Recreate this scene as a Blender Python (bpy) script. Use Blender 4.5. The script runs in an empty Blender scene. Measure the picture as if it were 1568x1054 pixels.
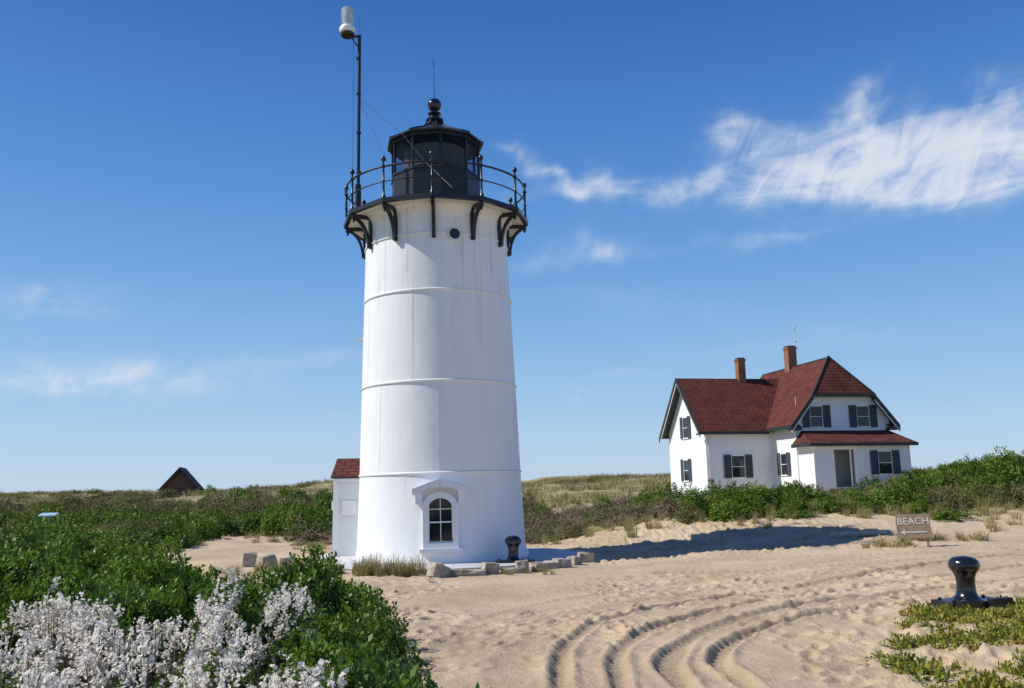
import bpy, math, random
import numpy as np
from mathutils import Vector, Matrix
random.seed(7); rng=np.random.default_rng(11)
S=bpy.context.scene
COL=S.collection
R=math.radians

# ------------------------------------------------------------------ materials
def newmat(name):
    m=bpy.data.materials.new(name); m.use_nodes=True
    nt=m.node_tree; b=nt.nodes['Principled BSDF']
    return m,nt,b
def link(nt,a,b): nt.links.new(a,b)
def simple(name,col,rough=.6,var=.12,scale=8,bump=0.0,bscale=40,metal=0,coat=0,dist=.01):
    m,nt,b=newmat(name)
    tc=nt.nodes.new('ShaderNodeTexCoord')
    n=nt.nodes.new('ShaderNodeTexNoise'); n.inputs['Scale'].default_value=scale; n.inputs['Detail'].default_value=6
    link(nt,tc.outputs['Object'],n.inputs['Vector'])
    r=nt.nodes.new('ShaderNodeValToRGB')
    r.color_ramp.elements[0].position=.3; r.color_ramp.elements[1].position=.7
    r.color_ramp.elements[0].color=[c*(1-var) for c in col]+[1]
    r.color_ramp.elements[1].color=[min(1,c*(1+var)) for c in col]+[1]
    link(nt,n.outputs['Fac'],r.inputs['Fac']); link(nt,r.outputs['Color'],b.inputs['Base Color'])
    b.inputs['Roughness'].default_value=rough; b.inputs['Metallic'].default_value=metal
    b.inputs['Coat Weight'].default_value=coat
    if bump:
        n2=nt.nodes.new('ShaderNodeTexNoise'); n2.inputs['Scale'].default_value=bscale; n2.inputs['Detail'].default_value=5
        link(nt,tc.outputs['Object'],n2.inputs['Vector'])
        bp=nt.nodes.new('ShaderNodeBump'); bp.inputs['Strength'].default_value=bump; bp.inputs['Distance'].default_value=dist
        link(nt,n2.outputs['Fac'],bp.inputs['Height']); link(nt,bp.outputs['Normal'],b.inputs['Normal'])
    return m
WHITE=simple('white_paint',(.80,.81,.81),.5,.04,3,.2,30)
TRIM=simple('white_trim',(.82,.82,.81),.5,.02,5)
BLACK=simple('black_iron',(.012,.012,.014),.35,.3,12,.3,60)
GLOSSB=simple('glossy_black_paint',(.010,.011,.013),.2,.3,20,.25,25,coat=.4)
DARKTRIM=simple('dark_green_trim',(.022,.033,.033),.5,.1,5)
SHUT=simple('shutter_slate',(.055,.068,.078),.55,.15,9)
CONC=simple('pad_concrete',(.5,.5,.5),.85,.14,2.5,.4,30)
STONE=simple('granite',(.36,.31,.25),.9,.35,5,.8,20,dist=.03)
WOOD=simple('weathered_wood',(.27,.20,.13),.85,.3,14,.5,50)
CREAM=simple('cream_iron',(.66,.64,.57),.6,.1,5,.2,20)
DARKIN=simple('lantern_dark',(.03,.032,.036),.6,.2,5)
PALE=simple('pale_lettering',(.62,.58,.5),.8,.2,60)
WIRE=simple('galvanised_wire',(.2,.2,.2),.5,.2,10)
def brickmat(name,c1,c2,mort,sc,bw,bh,ms,bump=.5,rough=.9):
    m,nt,b=newmat(name)
    uv=nt.nodes.new('ShaderNodeUVMap')
    br=nt.nodes.new('ShaderNodeTexBrick')
    link(nt,uv.outputs['UV'],br.inputs['Vector'])
    br.inputs['Scale'].default_value=sc
    br.inputs['Brick Width'].default_value=bw; br.inputs['Row Height'].default_value=bh
    br.inputs['Mortar Size'].default_value=ms; br.inputs['Bias'].default_value=0
    br.inputs['Color1'].default_value=c1+(1,); br.inputs['Color2'].default_value=c2+(1,); br.inputs['Mortar'].default_value=mort+(1,)
    n=nt.nodes.new('ShaderNodeTexNoise'); n.inputs['Scale'].default_value=1.2; n.inputs['Detail'].default_value=7
    link(nt,uv.outputs['UV'],n.inputs['Vector'])
    mp=nt.nodes.new('ShaderNodeMapRange'); mp.inputs[1].default_value=.3; mp.inputs[2].default_value=.7; mp.inputs[3].default_value=.75; mp.inputs[4].default_value=1.25
    link(nt,n.outputs['Fac'],mp.inputs[0])
    mx=nt.nodes.new('ShaderNodeVectorMath'); mx.operation='SCALE'
    link(nt,br.outputs['Color'],mx.inputs[0]); link(nt,mp.outputs[0],mx.inputs['Scale'])
    link(nt,mx.outputs[0],b.inputs['Base Color']); b.inputs['Roughness'].default_value=rough
    b.inputs['Specular IOR Level'].default_value=.2
    bp=nt.nodes.new('ShaderNodeBump'); bp.invert=True; bp.inputs['Strength'].default_value=bump; bp.inputs['Distance'].default_value=.03
    link(nt,br.outputs['Fac'],bp.inputs['Height']); link(nt,bp.outputs['Normal'],b.inputs['Normal'])
    return m
ROOF=brickmat('red_shingles',(.150,.042,.028),(.105,.032,.024),(.04,.015,.013),1,.38,.24,.022)
BRICK=brickmat('chimney_brick',(.33,.12,.06),(.24,.08,.04),(.3,.25,.2),1,.22,.075,.008)

def glassmat():
    m,nt,b=newmat('window_glass')
    b.inputs['Base Color'].default_value=(.012,.016,.022,1); b.inputs['Roughness'].default_value=.06
    tc=nt.nodes.new('ShaderNodeTexCoord'); n=nt.nodes.new('ShaderNodeTexNoise'); n.inputs['Scale'].default_value=1.5
    link(nt,tc.outputs['Object'],n.inputs['Vector'])
    bp=nt.nodes.new('ShaderNodeBump'); bp.inputs['Strength'].default_value=.1; link(nt,n.outputs['Fac'],bp.inputs['Height']); link(nt,bp.outputs['Normal'],b.inputs['Normal'])
    return m
GLASS=glassmat()
def lanternglass():
    m,nt,b=newmat('lantern_glass')
    b.inputs['Base Color'].default_value=(.02,.022,.025,1); b.inputs['Roughness'].default_value=.05
    tr=nt.nodes.new('ShaderNodeBsdfTransparent'); tr.inputs[0].default_value=(.75,.8,.85,1)
    mx=nt.nodes.new('ShaderNodeMixShader'); mx.inputs[0].default_value=.25
    link(nt,tr.outputs[0],mx.inputs[1]); link(nt,b.outputs[0],mx.inputs[2])
    link(nt,mx.outputs[0],nt.nodes['Material Output'].inputs['Surface'])
    return m
LGLASS=lanternglass()
def clearlamp():
    m,nt,b=newmat('lamp_lens')
    b.inputs['Base Color'].default_value=(.75,.8,.85,1); b.inputs['Roughness'].default_value=.1; b.inputs['Transmission Weight'].default_value=.6
    tc=nt.nodes.new('ShaderNodeTexCoord'); wv=nt.nodes.new('ShaderNodeTexWave'); wv.bands_direction='Z'; wv.inputs['Scale'].default_value=8
    link(nt,tc.outputs['Object'],wv.inputs['Vector']); bp=nt.nodes.new('ShaderNodeBump'); bp.inputs['Strength'].default_value=.6; bp.inputs['Distance'].default_value=.02
    link(nt,wv.outputs['Fac'],bp.inputs['Height']); link(nt,bp.outputs['Normal'],b.inputs['Normal'])
    return m
LENS=clearlamp()

def towermat():
    m,nt,b=newmat('tower_white_iron')
    tc=nt.nodes.new('ShaderNodeTexCoord')
    mp=nt.nodes.new('ShaderNodeMapping'); mp.inputs['Scale'].default_value=(3,3,.5)
    link(nt,tc.outputs['Object'],mp.inputs['Vector'])
    n=nt.nodes.new('ShaderNodeTexNoise'); n.inputs['Scale'].default_value=1.2; n.inputs['Detail'].default_value=7; n.inputs['Roughness'].default_value=.6
    link(nt,mp.outputs[0],n.inputs['Vector'])
    r=nt.nodes.new('ShaderNodeValToRGB'); e=r.color_ramp.elements
    e[0].position=.36; e[0].color=(.79,.80,.79,1); e[1].position=.6; e[1].color=(.83,.84,.84,1)
    link(nt,n.outputs['Fac'],r.inputs['Fac'])
    sx=nt.nodes.new('ShaderNodeSeparateXYZ'); link(nt,tc.outputs['Object'],sx.inputs[0])
    zr=nt.nodes.new('ShaderNodeMapRange'); zr.inputs[1].default_value=5.0; zr.inputs[2].default_value=9.6; zr.inputs[3].default_value=0.1; zr.inputs[4].default_value=1
    link(nt,sx.outputs['Z'],zr.inputs[0])
    n2=nt.nodes.new('ShaderNodeTexNoise'); n2.inputs['Scale'].default_value=1.3; n2.inputs['Detail'].default_value=5
    mp2=nt.nodes.new('ShaderNodeMapping'); mp2.inputs['Scale'].default_value=(7,7,.25); mp2.inputs['Location'].default_value=(3,1,0)
    link(nt,tc.outputs['Object'],mp2.inputs['Vector']); link(nt,mp2.outputs[0],n2.inputs['Vector'])
    st=nt.nodes.new('ShaderNodeMapRange'); st.inputs[1].default_value=.56; st.inputs[2].default_value=.75; st.inputs[3].default_value=0; st.inputs[4].default_value=.7
    link(nt,n2.outputs['Fac'],st.inputs[0])
    mu=nt.nodes.new('ShaderNodeMath'); mu.operation='MULTIPLY'; link(nt,zr.outputs[0],mu.inputs[0]); link(nt,st.outputs[0],mu.inputs[1])
    mx=nt.nodes.new('ShaderNodeMix'); mx.data_type='RGBA'; link(nt,mu.outputs[0],mx.inputs[0]); link(nt,r.outputs['Color'],mx.inputs[6]); mx.inputs[7].default_value=(.45,.32,.17,1)
    link(nt,mx.outputs[2],b.inputs['Base Color'])
    b.inputs['Roughness'].default_value=.4
    n3=nt.nodes.new('ShaderNodeTexNoise'); n3.inputs['Scale'].default_value=.9; n3.inputs['Detail'].default_value=3
    link(nt,tc.outputs['Object'],n3.inputs['Vector'])
    bp=nt.nodes.new('ShaderNodeBump'); bp.inputs['Strength'].default_value=.35; bp.inputs['Distance'].default_value=.06
    link(nt,n3.outputs['Fac'],bp.inputs['Height']); link(nt,bp.outputs['Normal'],b.inputs['Normal'])
    return m
TOWER=towermat()

def leafmat(name,cols,rough=.5,trans=.3,spec=.35):
    m,nt,b=newmat(name)
    g=nt.nodes.new('ShaderNodeNewGeometry'); o=nt.nodes.new('ShaderNodeObjectInfo')
    a=nt.nodes.new('ShaderNodeMath'); a.operation='MULTIPLY'; a.inputs[1].default_value=.55; link(nt,g.outputs['Random Per Island'],a.inputs[0])
    c=nt.nodes.new('ShaderNodeMath'); c.operation='MULTIPLY_ADD'; c.inputs[1].default_value=.45; link(nt,o.outputs['Random'],c.inputs[0]); link(nt,a.outputs[0],c.inputs[2])
    r=nt.nodes.new('ShaderNodeValToRGB'); el=r.color_ramp.elements
    while len(el)<len(cols): el.new(.5)
    for i,cc in enumerate(cols):
        el[i].position=i/(len(cols)-1); el[i].color=cc+(1,)
    link(nt,c.outputs[0],r.inputs['Fac']); link(nt,r.outputs['Color'],b.inputs['Base Color'])
    b.inputs['Roughness'].default_value=rough; b.inputs['Specular IOR Level'].default_value=spec
    t=nt.nodes.new('ShaderNodeBsdfTranslucent'); link(nt,r.outputs['Color'],t.inputs['Color'])
    mx=nt.nodes.new('ShaderNodeMixShader'); mx.inputs[0].default_value=trans
    link(nt,b.outputs[0],mx.inputs[1]); link(nt,t.outputs[0],mx.inputs[2])
    link(nt,mx.outputs[0],nt.nodes['Material Output'].inputs['Surface'])
    return m
LEAF=leafmat('shrub_leaves',[(.03,.06,.010),(.07,.13,.013),(.12,.20,.020),(.20,.28,.035)],.5,.30,.25)
LEAFN=leafmat('near_shrub_leaves',[(.04,.08,.010),(.08,.155,.015),(.13,.23,.022),(.23,.33,.045)],.42,.36,.35)
LEAF2=leafmat('shrub_leaves_olive',[(.08,.09,.03),(.13,.14,.04),(.19,.18,.06),(.27,.22,.09)],.6,.3,.2)
BROWN=leafmat('twiggy_brown',[(.19,.135,.09),(.27,.20,.13),(.35,.27,.18),(.22,.2,.08)],.8,.15,.1)
GRASS=leafmat('dune_grass',[(.18,.17,.05),(.28,.25,.09),(.38,.32,.15),(.48,.41,.21)],.7,.3,.2)
GRASSF=leafmat('far_dune_grass_blades',[(.22,.20,.08),(.31,.27,.12),(.40,.34,.18),(.5,.43,.25)],.8,.3,.1)
CREEP=leafmat('creeper_leaves',[(.09,.14,.015),(.18,.22,.025),(.34,.30,.05),(.40,.28,.09)],.6,.3,.2)
PETAL=leafmat('white_petals',[(.90,.83,.72),(.93,.87,.78),(.93,.89,.83)],.8,.5,.0)
STEM=simple('stem_bark',(.16,.11,.075),.9,.3,20)

# ------------------------------------------------------------------ mesh helpers
def ident(u,n,z): return (u,n,z)
class MB:
    def __init__(s): s.v=[];s.f=[]
    def poly(s,pts):
        i=len(s.v); s.v+= [tuple(p) for p in pts]; s.f.append(tuple(range(i,i+len(pts))))
    def box(s,u0,u1,n0,n1,z0,z1,F=ident):
        i=len(s.v)
        for z in (z0,z1):
            for (u,n) in ((u0,n0),(u1,n0),(u1,n1),(u0,n1)): s.v.append(tuple(F(u,n,z)))
        for f in ((0,3,2,1),(4,5,6,7),(0,1,5,4),(1,2,6,5),(2,3,7,6),(3,0,4,7)): s.f.append(tuple(i+k for k in f))
    def prism(s,pts,off):
        i=len(s.v); n=len(pts); off=Vector(off)
        s.v+=[tuple(p) for p in pts]; s.v+=[tuple(Vector(p)+off) for p in pts]
        s.f.append(tuple(range(i,i+n))); s.f.append(tuple(range(i+2*n-1,i+n-1,-1)))
        for k in range(n):
            k2=(k+1)%n; s.f.append((i+k,i+k2,i+n+k2,i+n+k))
    def tube(s,pts,r,seg=8,r2=None):
        pts=[Vector(p) for p in pts]; n=len(pts); i=len(s.v)
        for k,p in enumerate(pts):
            d=(pts[min(k+1,n-1)]-pts[max(k-1,0)]).normalized()
            a=d.cross(Vector((0,0,1)))
            if a.length<1e-3: a=Vector((1,0,0))
            a.normalize(); b=d.cross(a)
            rr=r if r2 is None else r+(r2-r)*k/(n-1)
            for j in range(seg):
                t=2*math.pi*j/seg; s.v.append(tuple(p+a*rr*math.cos(t)+b*rr*math.sin(t)))
        for k in range(n-1):
            for j in range(seg):
                j2=(j+1)%seg; s.f.append((i+k*seg+j,i+k*seg+j2,i+(k+1)*seg+j2,i+(k+1)*seg+j))
        s.f.append(tuple(i+j for j in range(seg))); s.f.append(tuple(i+(n-1)*seg+j for j in reversed(range(seg))))
    def lathe(s,prof,seg=48,c=(0,0,0),a0=0):
        i=len(s.v); n=len(prof)
        for (r,z) in prof:
            for j in range(seg):
                t=2*math.pi*j/seg+a0; s.v.append((c[0]+r*math.cos(t),c[1]+r*math.sin(t),c[2]+z))
        for k in range(n-1):
            for j in range(seg):
                j2=(j+1)%seg; s.f.append((i+k*seg+j,i+k*seg+j2,i+(k+1)*seg+j2,i+(k+1)*seg+j))
        s.f.append(tuple(i+(n-1)*seg+j for j in range(seg))); s.f.append(tuple(i+j for j in reversed(range(seg))))
    def build(s,name,mat,parent=None,smooth=False,bevel=0,angle=40):
        me=bpy.data.meshes.new(name); me.from_pydata(s.v,[],s.f); me.update()
        uv=me.uv_layers.new(name='UVMap')
        for p in me.polygons:
            n=p.normal
            t=n.cross(Vector((0,0,1)))
            if t.length<.05: t=Vector((1,0,0))
            t.normalize(); q=n.cross(t)
            for li in p.loop_indices:
                co=me.vertices[me.loops[li].vertex_index].co
                uv.data[li].uv=(co.dot(t),co.dot(q))
        me.materials.append(mat)
        o=bpy.data.objects.new(name,me); COL.objects.link(o)
        if parent: o.parent=parent
        if smooth:
            me.shade_smooth()
            me.set_sharp_from_angle(angle=R(angle))
        if bevel:
            b=o.modifiers.new('bevel','BEVEL'); b.width=bevel; b.segments=2; b.limit_method='ANGLE'
        return o
def empty(name,loc=(0,0,0),rot=(0,0,0)):
    e=bpy.data.objects.new(name,None); COL.objects.link(e); e.location=loc; e.rotation_euler=rot; e.empty_display_size=.5
    return e
def sst(a,b,x):
    t=np.clip((x-a)/(b-a),0,1); return t*t*(3-2*t)
def vnoise(x,y,seed=0):
    xi=np.floor(x).astype(np.int64); yi=np.floor(y).astype(np.int64); fx=x-xi; fy=y-yi
    fx=fx*fx*(3-2*fx); fy=fy*fy*(3-2*fy)
    def hsh(a,b):
        n=(a*374761393+b*668265263+seed*974711)&0xffffffff
        n=((n^(n>>13))*1274126177)&0xffffffff
        return ((n^(n>>16))&0xffff)/65535.0
    return (hsh(xi,yi)*(1-fx)+hsh(xi+1,yi)*fx)*(1-fy)+(hsh(xi,yi+1)*(1-fx)+hsh(xi+1,yi+1)*fx)*fy

# ------------------------------------------------------------------ terrain
TX,TY=-2.06,25.0
def cat(pts,n=14):
    P=[pts[0]]+pts+[pts[-1]]; out=[]
    for i in range(1,len(P)-2):
        p0,p1,p2,p3=[np.array(q,float) for q in P[i-1:i+3]]
        for k in range(n):
            t=k/n
            out.append(.5*((2*p1)+(-p0+p2)*t+(2*p0-5*p1+4*p2-p3)*t*t+(-p0+3*p1-3*p2+p3)*t**3))
    out.append(np.array(P[-1],float)); return np.array(out)
TRACKS=[cat([(.35,6),(.42,9),(.66,11.3),(1.5,13.4),(3.9,15.6),(7,17),(11,18),(17,18.6)]),
        cat([(.90,6),(1.0,9),(1.3,11.0),(2.3,12.8),(4.6,14.6),(8,15.9),(14,16.8)]),
        cat([(1.80,6),(1.60,9),(1.75,10.3),(2.6,12.0),(4.6,13.5),(8,14.7),(14,15.5)]),
        cat([(2.5,6),(2.25,9),(2.25,10.2),(2.95,11.5),(4.6,12.6),(8,13.5),(13,14)]),
        cat([(3.2,21.5),(6,20.6),(9,19.8),(13,19.3),(18,19.2)]),
        cat([(3.2,19.5),(6,18.8),(9,18.2),(13,17.9),(18,17.7)]),
        cat([(-.8,11),(-.2,14),(2.0,17),(6,19),(10,19.6)]),
        cat([(-.1,9),(.2,12),(1.3,14.6),(4,17),(8,18.3)])]
def tdist(x,y,P):
    best=np.full(x.shape,9.); along=np.zeros(x.shape); L=0
    for a,b in zip(P[:-1],P[1:]):
        d=b-a; l=np.hypot(*d)
        t=np.clip(((x-a[0])*d[0]+(y-a[1])*d[1])/(l*l+1e-9),0,1)
        dd=np.hypot(x-a[0]-t*d[0],y-a[1]-t*d[1]); m=dd<best
        best=np.where(m,dd,best); along=np.where(m,L+t*l,along); L+=l
    return best,along
def hbase(x,y):
    x=np.asarray(x,float); y=np.asarray(y,float)
    z=.05*np.clip(x-2.5,0,8)
    t=y+.15*(x-6)
    z=z+.60*sst(25.5,32,t)*sst(.5,5,x)
    z=z+1.25*sst(17,27,x)*sst(24,38,y)
    z=z+.35*sst(32,50,y)*(1-sst(-2,3,x))
    z=z+1.2*np.exp(-((x+26)/9)**2-((y-69)/4)**2)
    n=vnoise(x/17+3.1,y/13+1.7,1)*.6+vnoise(x/7,y/6,2)*.3+vnoise(x/3,y/3,5)*.1
    far=sst(62,100,y)*(1-sst(170,260,y))
    z=z+far*(0.4+2.7*n)*(1-.35*sst(-20,-45,x))*(1-.9*sst(16,30,x))
    r=np.hypot(x-TX,y-TY)
    z=z+.22*(vnoise(x/4.3+9,y/4.3,3)-.5)*sst(5.5,9,r)*(1-.5*sst(3,8,x))
    z=z-.10*(1-sst(3.0,4.3,r))
    return z
def hz(x,y): return float(hbase(np.array([x]),np.array([y]))[0])
def veg(x,y):
    x=np.asarray(x,float); y=np.asarray(y,float)
    nz=vnoise(x/2.2+50,y/2.2+20,8)*2-1
    r=np.hypot(x-TX,y-TY)
    v=np.zeros(x.shape)
    pc=-10.0+.7*np.sin(y*.25)+ -.12*(y-27)
    path=(np.abs(x-pc)<1.7+.3*nz)&(y>19)&(y<36)
    left=(x<-3.0)&(y>28.5+nz*1.0)
    left|=(x<-11.7)&(y>17)
    left|=(x<-5.2+nz*.4)&(y>31)
    left&=~path
    left&=~((x>-8.3)&(y<30+nz))
    v=np.where(left,1,v)
    belt=(x>-4)&(y+.15*(x-6)>30.2+nz*1.5-1.0*sst(5,9,x))&(y<47)
    v=np.where(belt,1,v)
    v=np.where((y>46)&(x>3)&(x<30),.5,v)
    fg=(x<-.75-(y-7)*.27+nz*.3)&(y<13.2+nz*.5-.15*(x+2))&(y>0)
    v=np.where(fg,1,v)
    v=np.where((x<-7.5)&(y<18),1,v)
    v=np.where(y>=58,.72,v)
    v=np.where(r<6.0,0,v)
    return v
def axis(lo,hi,fine0,fine1,df,g=1.09,mid=None):
    a=list(np.arange(fine0,fine1,df)); d=df; x=a[-1]
    while x<hi: d=min(d*g,hi*.2); x+=d; a.append(x)
    d=df; x=a[0]; pre=[]
    while x>lo: d=min(d*g,-lo*.2 if lo<0 else 50); x-=d; pre.append(x)
    return np.array(pre[::-1]+a)
ax=axis(-2500,2500,-2.0,9.5,.036,1.04); ay=axis(-60,3500,8,19,.038,1.018)
GX,GY=np.meshgrid(ax,ay); x=GX.ravel(); y=GY.ravel()
z=hbase(x,y); V=veg(x,y)
near=(x>-12)&(x<22)&(y>5)&(y<38)
r_=np.hypot(x-TX,y-TY)
def stamp(px,py,sx,sy,seed,thr):
    cx=np.floor(px/sx); cy=np.floor(py/sy); out=np.zeros(px.shape)
    for dx in (-1,0,1):
        for dy in (-1,0,1):
            ix=cx+dx; iy=cy+dy
            o1=vnoise(ix*1.0,iy*1.0,seed); o2=vnoise(ix,iy,seed+1); o3=vnoise(ix,iy,seed+2)
            qx=(ix+.2+.6*o1)*sx; qy=(iy+.2+.6*o2)*sy
            th=o3*6.28; ux=(px-qx)*np.cos(th)+(py-qy)*np.sin(th); uy=-(px-qx)*np.sin(th)+(py-qy)*np.cos(th)
            d=(ux/.07)**2+(uy/.14)**2
            w=(o3>thr)
            out+=w*(-.052*np.exp(-d**1.5)+.030*np.exp(-((np.sqrt(d)-1.55)/.35)**2))
    return out
a=vnoise(x/.42+y*.2,y/.5,21); b=vnoise(x/.16,y/.2,22); c=vnoise(x/1.3,y/1.5,23); d4=vnoise(x/.08,y/.1,27)
churn=.15+.9*sst(.38,.70,vnoise(x/3.0+2,y/2.6+8,24))
churn=np.clip(churn+.6*sst(22,27,y)+.9*sst(2.2,4.0,x)*sst(14.0,10,y),0,1.5)
foot=(stamp(x,y,.48,.52,31,.30)+.7*stamp(x+7.3,y+3.1,.61,.57,55,.5))*np.clip(churn*1.1,.12,1.3)
nz=((a-.5)*.050+(b-.5)*.034+(d4-.5)*.012)*churn+(c-.5)*.05+foot
nz=np.where(near,nz,(c-.5)*.08)
nz*=sst(4.2,4.8,r_)
idx=np.where((x>-2)&(x<18.5)&(y>5)&(y<23))[0]
tt=np.zeros(x.shape)
for ti,P in enumerate(TRACKS):
    d,al=tdist(x[idx],y[idx],P)
    w=.115 if ti<4 else .20
    wob=.035*(vnoise(al*1.1,al*0+3+ti,41)-.5)*2; d=np.abs(d+wob)
    amp=(.55+.6*vnoise(al*.8,al*0+9+ti,42))*(1 if ti<4 else (.5 if ti<6 else .28))
    jag=.3+1.4*vnoise(al/.10,al*0+ti,44)
    rut=-.060*np.exp(-(d/w)**6)*amp+.030*jag*np.exp(-((d-w*1.45)/.045)**2)*amp
    tread=.022*amp*np.sin(al*2*math.pi/.19+np.where(d>.05,1.4,0))*np.exp(-(d/w)**4)
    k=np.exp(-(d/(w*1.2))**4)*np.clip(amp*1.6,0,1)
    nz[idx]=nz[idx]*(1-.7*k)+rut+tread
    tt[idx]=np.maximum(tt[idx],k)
z=z+nz
nx_,ny_=len(ax),len(ay)
verts=np.stack([x,y,z],1).astype(np.float32)
I=np.arange(nx_*ny_).reshape(ny_,nx_)
quads=np.stack([I[:-1,:-1],I[:-1,1:],I[1:,1:],I[1:,:-1]],-1).reshape(-1,4)
def np_mesh(name,verts,quads,k=4):
    me=bpy.data.meshes.new(name); n=len(quads)
    me.vertices.add(len(verts)); me.vertices.foreach_set('co',verts.astype(np.float32).ravel())
    me.loops.add(n*k); me.loops.foreach_set('vertex_index',quads.astype(np.int32).ravel())
    me.polygons.add(n); me.polygons.foreach_set('loop_start',np.arange(0,n*k,k,dtype=np.int32))
    me.update(calc_edges=True); return me
gm=np_mesh('ground',verts,quads); gm.shade_smooth()
at=gm.attributes.new('veg','FLOAT','POINT'); at.data.foreach_set('value',V.astype(np.float32))
at=gm.attributes.new('track','FLOAT','POINT'); at.data.foreach_set('value',tt.astype(np.float32))
ground=bpy.data.objects.new('sand_ground',gm); COL.objects.link(ground)
def groundmat():
    m,nt,b=newmat('sand_and_dune')
    tc=nt.nodes.new('ShaderNodeTexCoord')
    def noise(s,d=6,rg=.55):
        n=nt.nodes.new('ShaderNodeTexNoise'); n.inputs['Scale'].default_value=s; n.inputs['Detail'].default_value=d; n.inputs['Roughness'].default_value=rg
        link(nt,tc.outputs['Object'],n.inputs['Vector']); return n
    n1=noise(.5); r=nt.nodes.new('ShaderNodeValToRGB'); e=r.color_ramp.elements
    e[0].position=.35; e[0].color=(.455,.340,.220,1); e[1].position=.65; e[1].color=(.59,.455,.305,1)
    link(nt,n1.outputs['Fac'],r.inputs['Fac'])
    n2=noise(60,4,.7); mr=nt.nodes.new('ShaderNodeMapRange'); mr.inputs[1].default_value=.3; mr.inputs[2].default_value=.7; mr.inputs[3].default_value=.82; mr.inputs[4].default_value=1.12
    link(nt,n2.outputs['Fac'],mr.inputs[0])
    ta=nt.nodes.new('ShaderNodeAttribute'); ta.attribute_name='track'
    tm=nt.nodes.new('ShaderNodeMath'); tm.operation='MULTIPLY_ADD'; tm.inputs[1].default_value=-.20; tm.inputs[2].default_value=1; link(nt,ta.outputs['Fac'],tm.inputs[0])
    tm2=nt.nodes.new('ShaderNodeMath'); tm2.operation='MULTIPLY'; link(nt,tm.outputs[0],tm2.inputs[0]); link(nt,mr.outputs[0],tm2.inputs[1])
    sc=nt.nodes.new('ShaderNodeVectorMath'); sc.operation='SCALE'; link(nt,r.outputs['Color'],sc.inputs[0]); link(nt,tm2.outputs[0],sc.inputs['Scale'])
    n4=noise(14,3,.8); dr=nt.nodes.new('ShaderNodeMapRange'); dr.inputs[1].default_value=.66; dr.inputs[2].default_value=.74; dr.inputs[3].default_value=0; dr.inputs[4].default_value=.65
    link(nt,n4.outputs['Fac'],dr.inputs[0])
    m0=nt.nodes.new('ShaderNodeMix'); m0.data_type='RGBA'; link(nt,dr.outputs[0],m0.inputs[0]); link(nt,sc.outputs[0],m0.inputs[6]); m0.inputs[7].default_value=(.2,.14,.08,1)
    at=nt.nodes.new('ShaderNodeAttribute'); at.attribute_name='veg'
    n3=noise(.35,8,.7)
    vr=nt.nodes.new('ShaderNodeValToRGB'); e=vr.color_ramp.elements
    e[0].position=.38; e[0].color=(.14,.13,.05,1); e[1].position=.62; e[1].color=(.36,.30,.17,1)
    k=e.new(.5); k.color=(.24,.21,.09,1)
    link(nt,n3.outputs['Fac'],vr.inputs['Fac'])
    n5=noise(.9,6,.6); add=nt.nodes.new('ShaderNodeMath'); add.operation='MULTIPLY_ADD'; add.inputs[1].default_value=1.0; add.inputs[2].default_value=-.5
    link(nt,n5.outputs['Fac'],add.inputs[0])
    ad=nt.nodes.new('ShaderNodeMath'); ad.operation='ADD'; link(nt,at.outputs['Fac'],ad.inputs[0]); link(nt,add.outputs[0],ad.inputs[1])
    vm=nt.nodes.new('ShaderNodeMapRange'); vm.interpolation_type='SMOOTHSTEP'; vm.inputs[1].default_value=.4; vm.inputs[2].default_value=.75
    link(nt,ad.outputs[0],vm.inputs[0])
    mx=nt.nodes.new('ShaderNodeMix'); mx.data_type='RGBA'; link(nt,vm.outputs[0],mx.inputs[0]); link(nt,m0.outputs[2],mx.inputs[6]); link(nt,vr.outputs['Color'],mx.inputs[7])
    link(nt,mx.outputs[2],b.inputs['Base Color']); b.inputs['Roughness'].default_value=.95; b.inputs['Specular IOR Level'].default_value=.15
    nb=noise(11,7,.7); bp=nt.nodes.new('ShaderNodeBump'); bp.inputs['Strength'].default_value=.9; bp.inputs['Distance'].default_value=.045
    link(nt,nb.outputs['Fac'],bp.inputs['Height']); link(nt,bp.outputs['Normal'],b.inputs['Normal'])
    return m
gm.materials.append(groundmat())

# ------------------------------------------------------------------ lighthouse
LH=empty('lighthouse',(TX,TY,0),(0,-R(.75),R(4.7)))
def rad(z): return 2.34-.0295*z
prof=[(2.44,-.3),(2.44,.08),(2.39,.16),(2.35,.32)]
seams=[2.35,4.77,7.25,8.83]
for s in seams:
    prof+= [(rad(s)+.0,s-.045),(rad(s)+.03,s-.04),(rad(s)+.034,s-.008),(rad(s),s+.015)]
prof+=[(rad(9.2),9.25),(rad(9.3)+.02,9.40),(rad(9.4)+.10,9.55),(rad(9.4)+.2,9.615)]
m=MB(); m.lathe(prof,128); m.build('tower_shell',TOWER,LH,True,angle=30)
m=MB()
def joint(a,z0,z1,w=.05,p=.004):
    a=R(a)
    pts=[]
    for (z,) in ((z0,),(z1,)):
        r=rad(z)
        for (dr,dw) in ((-.02,-w/2),(p,-w/2),(p,w/2),(-.02,w/2)):
            rr=r+dr; pts.append((rr*math.sin(a)+dw*math.cos(a),-rr*math.cos(a)+dw*math.sin(a),z))
    i=len(m.v); m.v+=pts
    for f in ((0,1,5,4),(1,2,6,5),(2,3,7,6)): m.f.append(tuple(i+k for k in f))
bands=[(.34,2.3),(2.37,4.72),(4.79,7.2),(7.27,8.78)]
for bi,(z0,z1) in enumerate(bands):
    for k in range(8):
        joint([-24,-1,-19,2][bi]+45*k,z0,z1)
m.build('plate_joints',TOWER,LH)
NG=12
def gp(a,r,z): a=R(a); return (r*math.sin(a),-r*math.cos(a),z)
DK=9.66
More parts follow.
